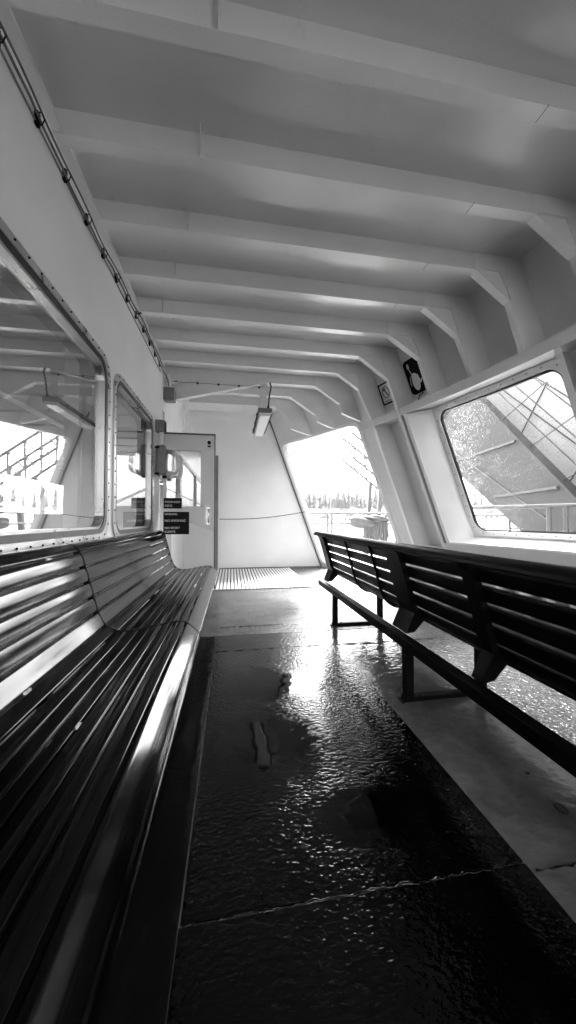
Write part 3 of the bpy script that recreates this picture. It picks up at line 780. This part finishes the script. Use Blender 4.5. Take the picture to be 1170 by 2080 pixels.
tag(obj('cable_branch', f, 'rubber', loc=(-.7, 3.6, 3.1)), 'short black cable branching from the wall run onto a ceiling beam', 'cable')
# clips on the haunch beam
f = MB()
for k in range(5):
    x = -.80+k*.30; f.tube([(x, 5.084, 3.02-.002*k), (x, 5.070, 3.02-.002*k)], .017, 8)
f.tube([(-.85+k*.07, 5.076, 3.02+.003*sin(k*2)) for k in range(20)], .003, 5)
tag(obj('clipped_wire', f, 'rubber', loc=(0, 5.08, 3.0)), 'thin wire held by small black clips on the deep haunched beam', 'wire')

# hanging strip lamp
la = root('strip_lamp', 'fluorescent strip lamp with white diffuser hanging from the haunched ceiling beam', 'ceiling lamp', (.49, 5.7, 2.6))
f = MB(); f.box(.385, .595, 5.05, 6.38, 2.635, 2.70); obj('lamp_housing', f, 'greybox', la, bevel=.012)
f = MB(); f.prism([(.40, 2.634), (.58, 2.634), (.565, 2.585), (.415, 2.585)], 'y', 5.07, 6.36); obj('diffuser', f, 'lens', la, bevel=.01)
f = MB()
for yy_ in (5.3, 5.75, 6.2): f.box(.372, .384, yy_-.02, yy_+.02, 2.61, 2.68)
for x in (.378, .602): f.box(x-.004, x+.004, 5.1, 6.33, 2.63, 2.645)
obj('latch', f, 'blackplate', la)
f = MB(); f.box(.42, .52, 5.10, 5.11, 2.70, 3.09); f.tube([(.47, 5.115, 2.70), (.47, 5.115, 3.09)], .018, 8); obj('hanger', f, 'ceil', la)
f = MB(); f.box(.46, .50, 6.14, 6.15, 2.70, 3.12); obj('hanger', f, 'ceil', la)
f = MB(); f.tube([(.54, 5.09, 2.69), (.545, 5.07, 2.80), (.56, 5.07, 2.93), (.58, 5.06, 3.03), (.56, 5.06, 3.09)], .011, 8); f.tube([(.54, 5.08, 2.69), (.54, 5.08, 2.74)], .018, 8); obj('flex', f, 'rubber', la)

# ------------------------------------------------------------------ outside: railings, gangway, gantry
def railing(label, p, q, ztop, zs, posts, r=.028, z0=0.0):
    p, q = Vector(p), Vector(q)
    rt = root('deck_railing', label, 'railing', ((p+q)/2).to_tuple(), 'pipe railings outside the hull side')
    for z in (ztop,)+tuple(zs):
        f = MB(); f.tube([(p.x, p.y, z), (q.x, q.y, z)], r if z == ztop else r*.75, 10); obj('rail', f, 'railgrey', rt)
    for t in posts:
        c = p.lerp(q, t); f = MB(); f.tube([(c.x, c.y, z0), (c.x, c.y, ztop)], r, 10); obj('post', f, 'railgrey', rt)
railing('pipe railing across the open port with doubled posts', (1.2, 9.1, 0), (5.2, 9.1, 0), 1.19, (.92, .55), (.05, .355, .385, .62, .86, .97))
railing('pipe railing just outside the rain-speckled window', (3.35, 4.9, 0), (4.42, 3.05, 0), 1.20, (.78,), (.08, .14, .62, .70, .98))
railing('far pipe railing seen low through the rain-speckled window', (4.6, 9.1, 0), (7.2, 7.4, 0), 1.12, (.8, .5), (.05, .3, .6, .9))
gw = root('gangway', 'big dark sloping gangway slab beyond the rain-speckled window', 'gangway', (6.2, 6.5, 0))
f = MB(); f.prism([(10.2, 3.72), (9.6, 6.4), (4.0, .2), (4.0, -.9)], 'x', 6.0, 6.25); obj('slab', f, 'outgrey', gw, bevel=.02)
f = MB()
for (a, b) in (((8.3, 2.6), (6.35, 2.7)), ((6.95, 1.55), (5.4, 1.62)), ((9.6, 3.6), (8.0, 4.4))):
    f.obox((5.97, a[0], a[1]), (5.97, b[0], b[1]), .04, .05)
f.obox((5.98, 8.9, 3.2), (5.98, 5.6, 1.0), .02, .03); obj('rib', f, 'railgrey', gw)
f = MB(); 
for k in range(3):
    o_ = .35+.33*k
    f.obox((6.1, 9.6-o_, 6.4+o_*.4), (6.1, 4.0-o_, .2+o_*.4), .018, .018)
for k in range(9):
    t = k/8; f.obox((6.1, 9.6-5.6*t, 6.4-6.2*t), (6.1, 9.6-5.6*t-1.05, 6.4-6.2*t+.42), .014, .014)
obj('hand_rail', f, 'outgrey', gw)
f = MB(); f.prism([(4.5, -3), (4.5, 7.5), (13, 12.6), (13, 8.2), (9.2, 4.9), (5.8, 1.0), (5.8, -3)], 'x', 7.2, 7.4); obj('side_screen', f, 'palescreen', gw)
f = MB()
for k in range(6): f.obox((7.18, 5.2+k*1.25, .2+k*1.3), (7.18, 4.6+k*1.25-.4, 1.6+k*1.3), .02, .02, (1, 0, 0))
for k in range(3): f.obox((7.17, 4.6, 1.2+k*.9), (7.17, 12.2, 8.6+k*.9), .02, .02, (1, 0, 0))
obj('screen_rib', f, 'outgrey', gw)
ga = root('loading_gantry', 'pale lattice loading gantry standing on the dock beyond the open port', 'gantry', (9, 20, -8))
f = MB()
def truss(mb, A, B, h, n, w=.12):
    A, B = Vector(A), Vector(B); up = Vector((0, 0, h))
    for dy in (0, 1.6):
        o_ = Vector((0, dy, 0))
        mb.obox(A+o_, B+o_, w, w); mb.obox(A+up+o_, B+up+o_, w, w)
        for k in range(n):
            p = A.lerp(B, k/n)+o_; q = A.lerp(B, (k+1)/n)+o_
            mb.obox(p, p+up, w*.7, w*.7); mb.obox(p, q+up, w*.6, w*.6)
truss(f, (7.3, 20, 4.9), (14.5, 20, -.5), 1.5, 9); obj('truss_span', f, 'railgrey', ga)
f = MB()
for x in (8.3, 12.5):
    for y in (20, 21.6): f.obox((x, y, -10), (x+.9, y, 3.5), .22, .22, (1, 0, 0))
for z in (-6, -3, 0, 2): f.obox((8.4+(z+10)*.065, 20, z), (12.6+(z+10)*.065, 20, z), .12, .12)
obj('tower_leg', f, 'railgrey', ga)
ww = root('sky_blocker_wall', 'unseen dark timber wingwall of the ferry slip beside the hull beyond the sloping gangway', 'blocker', (6.6, -.8, -10))  # added out of view to block sky reflected in the left bench nose
f = MB(); f.box(6.3, 6.9, -6.0, 5.1, -12, 4.6); obj('blocker_mass', f, 'bark', ww)
for k in range(15):
    f = MB(); y = -5.6+k*.73; f.tube([(6.12, y, -12), (6.12, y, 4.7)], .17, 10); obj('blocker_pile', f, 'bark', ww)
# bundled canvas over the railing
bd = root('canvas_bundle', 'lumpy grey canvas bundle tied over the railing outside the open port', 'bundle', (3.75, 8.9, .3))
def lump(c, r, sc, seed, amp=.25):
    rnd = random.Random(seed); mb = MB(); mb.sphere((0, 0, 0), 1, 22, 14)
    ph = [(rnd.uniform(2, 6), rnd.uniform(0, 6), rnd.uniform(2, 6)) for _ in range(5)]
    vs = []
    for v in mb.v:
        d = 1+amp*sum(sin(a*v[0]+b+cc*v[2]+v[1]*3) for a, b, cc in ph)/3
        vs.append((c[0]+v[0]*r*d*sc[0], c[1]+v[1]*r*d*sc[1], c[2]+v[2]*r*d*sc[2]))
    mb.v = vs; return mb
obj('bundle_top', lump((3.62, 8.95, .95), .42, (1.0, .5, .38), 3), 'tarp', bd)
obj('bundle_fold', lump((3.95, 8.93, 1.02), .34, (1.1, .5, .33), 5), 'tarp', bd)
f = MB()
for k in range(9):
    x = 3.62+k*.075; f.tube([(x, 8.86, .95), (x+.03*sin(k), 8.84, .6), (x+.08*cos(k*2), 8.86, .12)], [.05, .045, .02], 7)
f.tube([(3.6, 8.83, .62), (4.35, 8.85, 1.22)], .028, 8)
obj('hanging_fold', f, 'tarp', bd)

# ------------------------------------------------------------------ sea, far shore, trees, houses
f = MB(); f.add([(-4000, -4000, -10), (4000, -4000, -10), (4000, 4000, -10), (-4000, 4000, -10)], [(0, 1, 2, 3)])
obj('sea_water', f, 'water', structure=True)
def shore(r, a):
    return max(-11, -10.5+ (r-200)*.085 + 3*sin(a*7+1)+1.5*sin(a*19)) if r < 620 else -10.5+420*.085+3*sin(a*7+1)+1.5*sin(a*19)+(r-620)*.02
vs = []; fs = []; nr = 14; na = 90
for i in range(nr+1):
    r = 190*(1600/190)**(i/nr)
    for j in range(na+1):
        a = radians(-80+160*j/na); vs.append((r*sin(a), r*cos(a), shore(r, a)))
        if i and j:
            k = i*(na+1)+j; fs.append((k-na-2, k-na-1, k, k-1))
f = MB(); f.add(vs, fs, True); obj('far_shore', f, 'land', structure=True)

def conifer_mesh(seed, h=1.0):
    rnd = random.Random(seed); t = MB(); t.tube([(0, 0, -.1), (0, 0, .5), (0, 0, .98)], [.018, .012, .003], 6)
    c = MB(); vs = []; fs = []
    n = 26; R0 = rnd.uniform(.13, .2)
    for i in range(n):
        z = .1+.9*i/n; R = R0*(1-(i/n))**.85*rnd.uniform(.75, 1.15)+.01
        m = 9
        for k in range(m):
            a = 2*pi*(k+rnd.random()*.7)/m; rr = R*rnd.uniform(.55, 1.15); w = rr*.38
            d = Vector((cos(a), sin(a), 0)); p = Vector((-sin(a), cos(a), 0))
            b = len(vs); zz = z+rnd.uniform(-.012, .012)
            vs += [Vector((0, 0, zz+.03)), d*rr*.6+p*w+Vector((0, 0, zz)), d*rr+Vector((0, 0, zz-.03)), d*rr*.6-p*w+Vector((0, 0, zz-.005))]
            fs.append((b, b+1, b+2, b+3))
    c.add(vs, fs); return t, c
def broad_mesh(seed):
    rnd = random.Random(seed); t = MB(); t.tube([(0, 0, -.1), (.02, 0, .4), (0, .02, .75)], [.04, .03, .01], 6)
    for k in range(4):
        a = k*1.7; t.tube([(0, 0, .35+.06*k), (.15*cos(a), .15*sin(a), .55+.06*k)], [.015, .006], 5)
    c = MB(); vs = []; fs = []
    cl = [(Vector((rnd.uniform(-.22, .22), rnd.uniform(-.22, .22), rnd.uniform(.4, .85))), rnd.uniform(.12, .2)) for _ in range(12)]
    for ce, r in cl:
        for _ in range(45):
            d = Vector((rnd.gauss(0, 1), rnd.gauss(0, 1), rnd.gauss(0, 1))).normalized()*r*rnd.uniform(.5, 1)
            p = ce+d; u = Vector((rnd.gauss(0, 1), rnd.gauss(0, 1), rnd.gauss(0, 1))).normalized(); w = u.orthogonal().normalized()
            b = len(vs); s = .03; vs += [p+u*s, p+w*s, p-u*s, p-w*s]; fs.append((b, b+1, b+2, b+3))
    c.add(vs, fs); return t, c
def proto(kind, seed):
    t, c = (conifer_mesh if kind == 'conifer' else broad_mesh)(seed)
    mt = bpy.data.meshes.new('trunk'); mt.from_pydata([tuple(v) for v in t.v], [], t.f); mt.materials.append(M['bark'])
    mc = bpy.data.meshes.new('crown'); mc.from_pydata([tuple(v) for v in c.v], [], c.f); mc.materials.append(M['leaf' if kind == 'conifer' else 'leaf2'])
    return mt, mc
PR = [('conifer', proto('conifer', s)) for s in range(6)]+[('broadleaf', proto('broadleaf', 20+s)) for s in range(3)]
rnd = random.Random(11)
def plant(kind, meshes, a, r, h, label, group):
    x, y = r*sin(a), r*cos(a); z = shore(r, a)-.3
    rt = bpy.data.objects.new('conifer_tree' if kind == 'conifer' else 'broadleaf_tree', None); COL.objects.link(rt)
    rt.location = (x, y, z); rt.scale = (h, h, h); rt.rotation_euler = (0, 0, rnd.uniform(0, 6.28))
    rt['label'] = label; rt['category'] = 'tree'; rt['group'] = group
    for nm, me in (('trunk', meshes[0]), ('crown', meshes[1])):
        o = bpy.data.objects.new(nm, me); COL.objects.link(o); o.parent = rt
# forest line: dense rows where the port and windows look out
angs = []
a = 8.0
while a < 30: angs.append(a); a += .24
for a in [-46+k*1.1 for k in range(50)]+[31+k*.9 for k in range(26)]: angs.append(a)
for a in angs:
    ar = radians(a+rnd.uniform(-.15, .15)); r = rnd.uniform(480, 600)
    k, ms = rnd.choice(PR[:6]) if rnd.random() < .8 else rnd.choice(PR[6:])
    h = (rnd.uniform(22, 36) if k == 'conifer' else rnd.uniform(15, 20))
    if k == 'conifer': plant(k, ms, ar, r, h, 'hazy conifer in the wooded ridge across the water', 'conifers across the water')
    else: plant(k, ms, ar, r, h, 'rounded pale tree in the wooded ridge across the water', 'broadleaf trees across the water')
def house(a, r, w, d, h, rot):
    ar = radians(a); x, y = r*sin(ar), r*cos(ar); z = shore(r, ar)
    rt = root('house', 'small pale shore house below the wooded ridge', 'house', (0, 0, 0), 'houses on the far shore')
    f = MB(); f.box(-w/2, w/2, -d/2, d/2, -2, h); wl_ = obj('wall', f, 'house', rt)
    f = MB(); f.prism([(-w/2-.5, h-.1), (w/2+.5, h-.1), (0, h+w*.28)], 'y', -d/2-.5, d/2+.5); obj('roof', f, 'roof', rt)
    for k in range(3):
        f = MB(); xx = -w/2+w*(k+.5)/3; f.box(xx-.6, xx+.6, -d/2-.06, -d/2-.01, h*.4, h*.75); obj('window', f, 'darkglass', rt)
    rt.location = (x, y, z); rt.rotation_euler = (0, 0, -ar+rot)
for a, r, w, d, h in ((11.5, 300, 12, 9, 5), (13.5, 330, 9, 8, 6), (15.2, 290, 14, 10, 5), (17.6, 340, 10, 8, 5), (19.4, 300, 11, 9, 6), (21.5, 280, 13, 9, 5), (23.2, 330, 9, 8, 6), (25.4, 310, 12, 9, 5), (35, 300, 14, 9, 5), (40, 320, 12, 9, 6), (-25, 300, 14, 9, 5), (-32, 320, 12, 8, 6)):
    house(a, r, w, d, h, rnd.uniform(-.5, .5))
# pilings of the ferry dock
pg = 'timber pilings by the dock'
for (x, y) in ((5.5, 24), (6.3, 24.5), (7.0, 25.2), (9.5, 30), (10.2, 30.6), (4.2, 33), (12.5, 27), (13.3, 27.5)):
    f = MB(); f.tube([(x, y, -12), (x+.05, y, -2.0+rnd.uniform(-.6, .6))], [.22, .19], 10)
    tag(obj('dock_piling', f, 'bark', loc=(x, y, -10)), 'round timber piling standing in the water by the dock', 'piling', pg)

# ------------------------------------------------------------------ sky, sun, haze, camera
w = bpy.data.worlds.new('World'); SC.world = w; w.use_nodes = True
nt = w.node_tree
for n in list(nt.nodes): nt.nodes.remove(n)
sky = N(nt, 'ShaderNodeTexSky'); sky.sky_type = 'NISHITA'; sky.sun_disc = False
SUN_EL, SUN_AZ = radians(48), radians(35)
sky.sun_elevation = SUN_EL; sky.sun_rotation = SUN_AZ; sky.air_density = 1.5; sky.dust_density = 4; sky.ozone_density = 1
bw = N(nt, 'ShaderNodeRGBToBW'); bg = N(nt, 'ShaderNodeBackground'); bg.inputs['Strength'].default_value = .12
wo = N(nt, 'ShaderNodeOutputWorld')
nt.links.new(sky.outputs[0], bw.inputs[0]); nt.links.new(bw.outputs[0], bg.inputs[0]); nt.links.new(bg.outputs[0], wo.inputs[0])
sl = bpy.data.lights.new('sun', 'SUN'); sl.energy = 1.2; sl.angle = radians(14); sl.color = (1, 1, 1)
so = bpy.data.objects.new('sun', sl); COL.objects.link(so)
dirv = Vector((sin(SUN_AZ)*cos(SUN_EL), cos(SUN_AZ)*cos(SUN_EL), sin(SUN_EL)))
so.rotation_euler = dirv.to_track_quat('Z', 'Y').to_euler()

hz, hnt, ho_ = _mat('sea_haze')
pv = N(hnt, 'ShaderNodeVolumePrincipled'); pv.inputs['Color'].default_value = g(.95); pv.inputs['Density'].default_value = .00011; pv.inputs['Anisotropy'].default_value = .2
hnt.links.new(pv.outputs[0], ho_.inputs['Volume'])
f = MB(); f.box(-4100, 4100, -4100, 4100, -12.5, 75)
M['haze'] = hz
tag(obj('haze', f, 'haze'), None, None, kind='stuff')
cam = bpy.data.cameras.new('camera'); co = bpy.data.objects.new('camera', cam); COL.objects.link(co)
co.location = (0, 0, 1.03)
cam.sensor_fit = 'VERTICAL'; cam.sensor_height = 24; cam.lens = 24*690/2080
cam.clip_start = .02; cam.clip_end = 9000
co.rotation_euler = (radians(90+1.2), 0, radians(-9.4))
SC.camera = co
for o in bpy.data.objects:
    if '_l' in o: del o['_l']
SC.view_settings.view_transform = 'Standard'; SC.view_settings.look = 'None'
SC.view_settings.exposure = 4.35; SC.view_settings.gamma = 1
SC.cycles.max_bounces = 8; SC.cycles.diffuse_bounces = 5; SC.cycles.glossy_bounces = 5; SC.cycles.transparent_max_bounces = 12
SC.cycles.caustics_reflective = False; SC.cycles.caustics_refractive = False
SC.cycles.sample_clamp_indirect = 6
SC.cycles.use_denoising = True
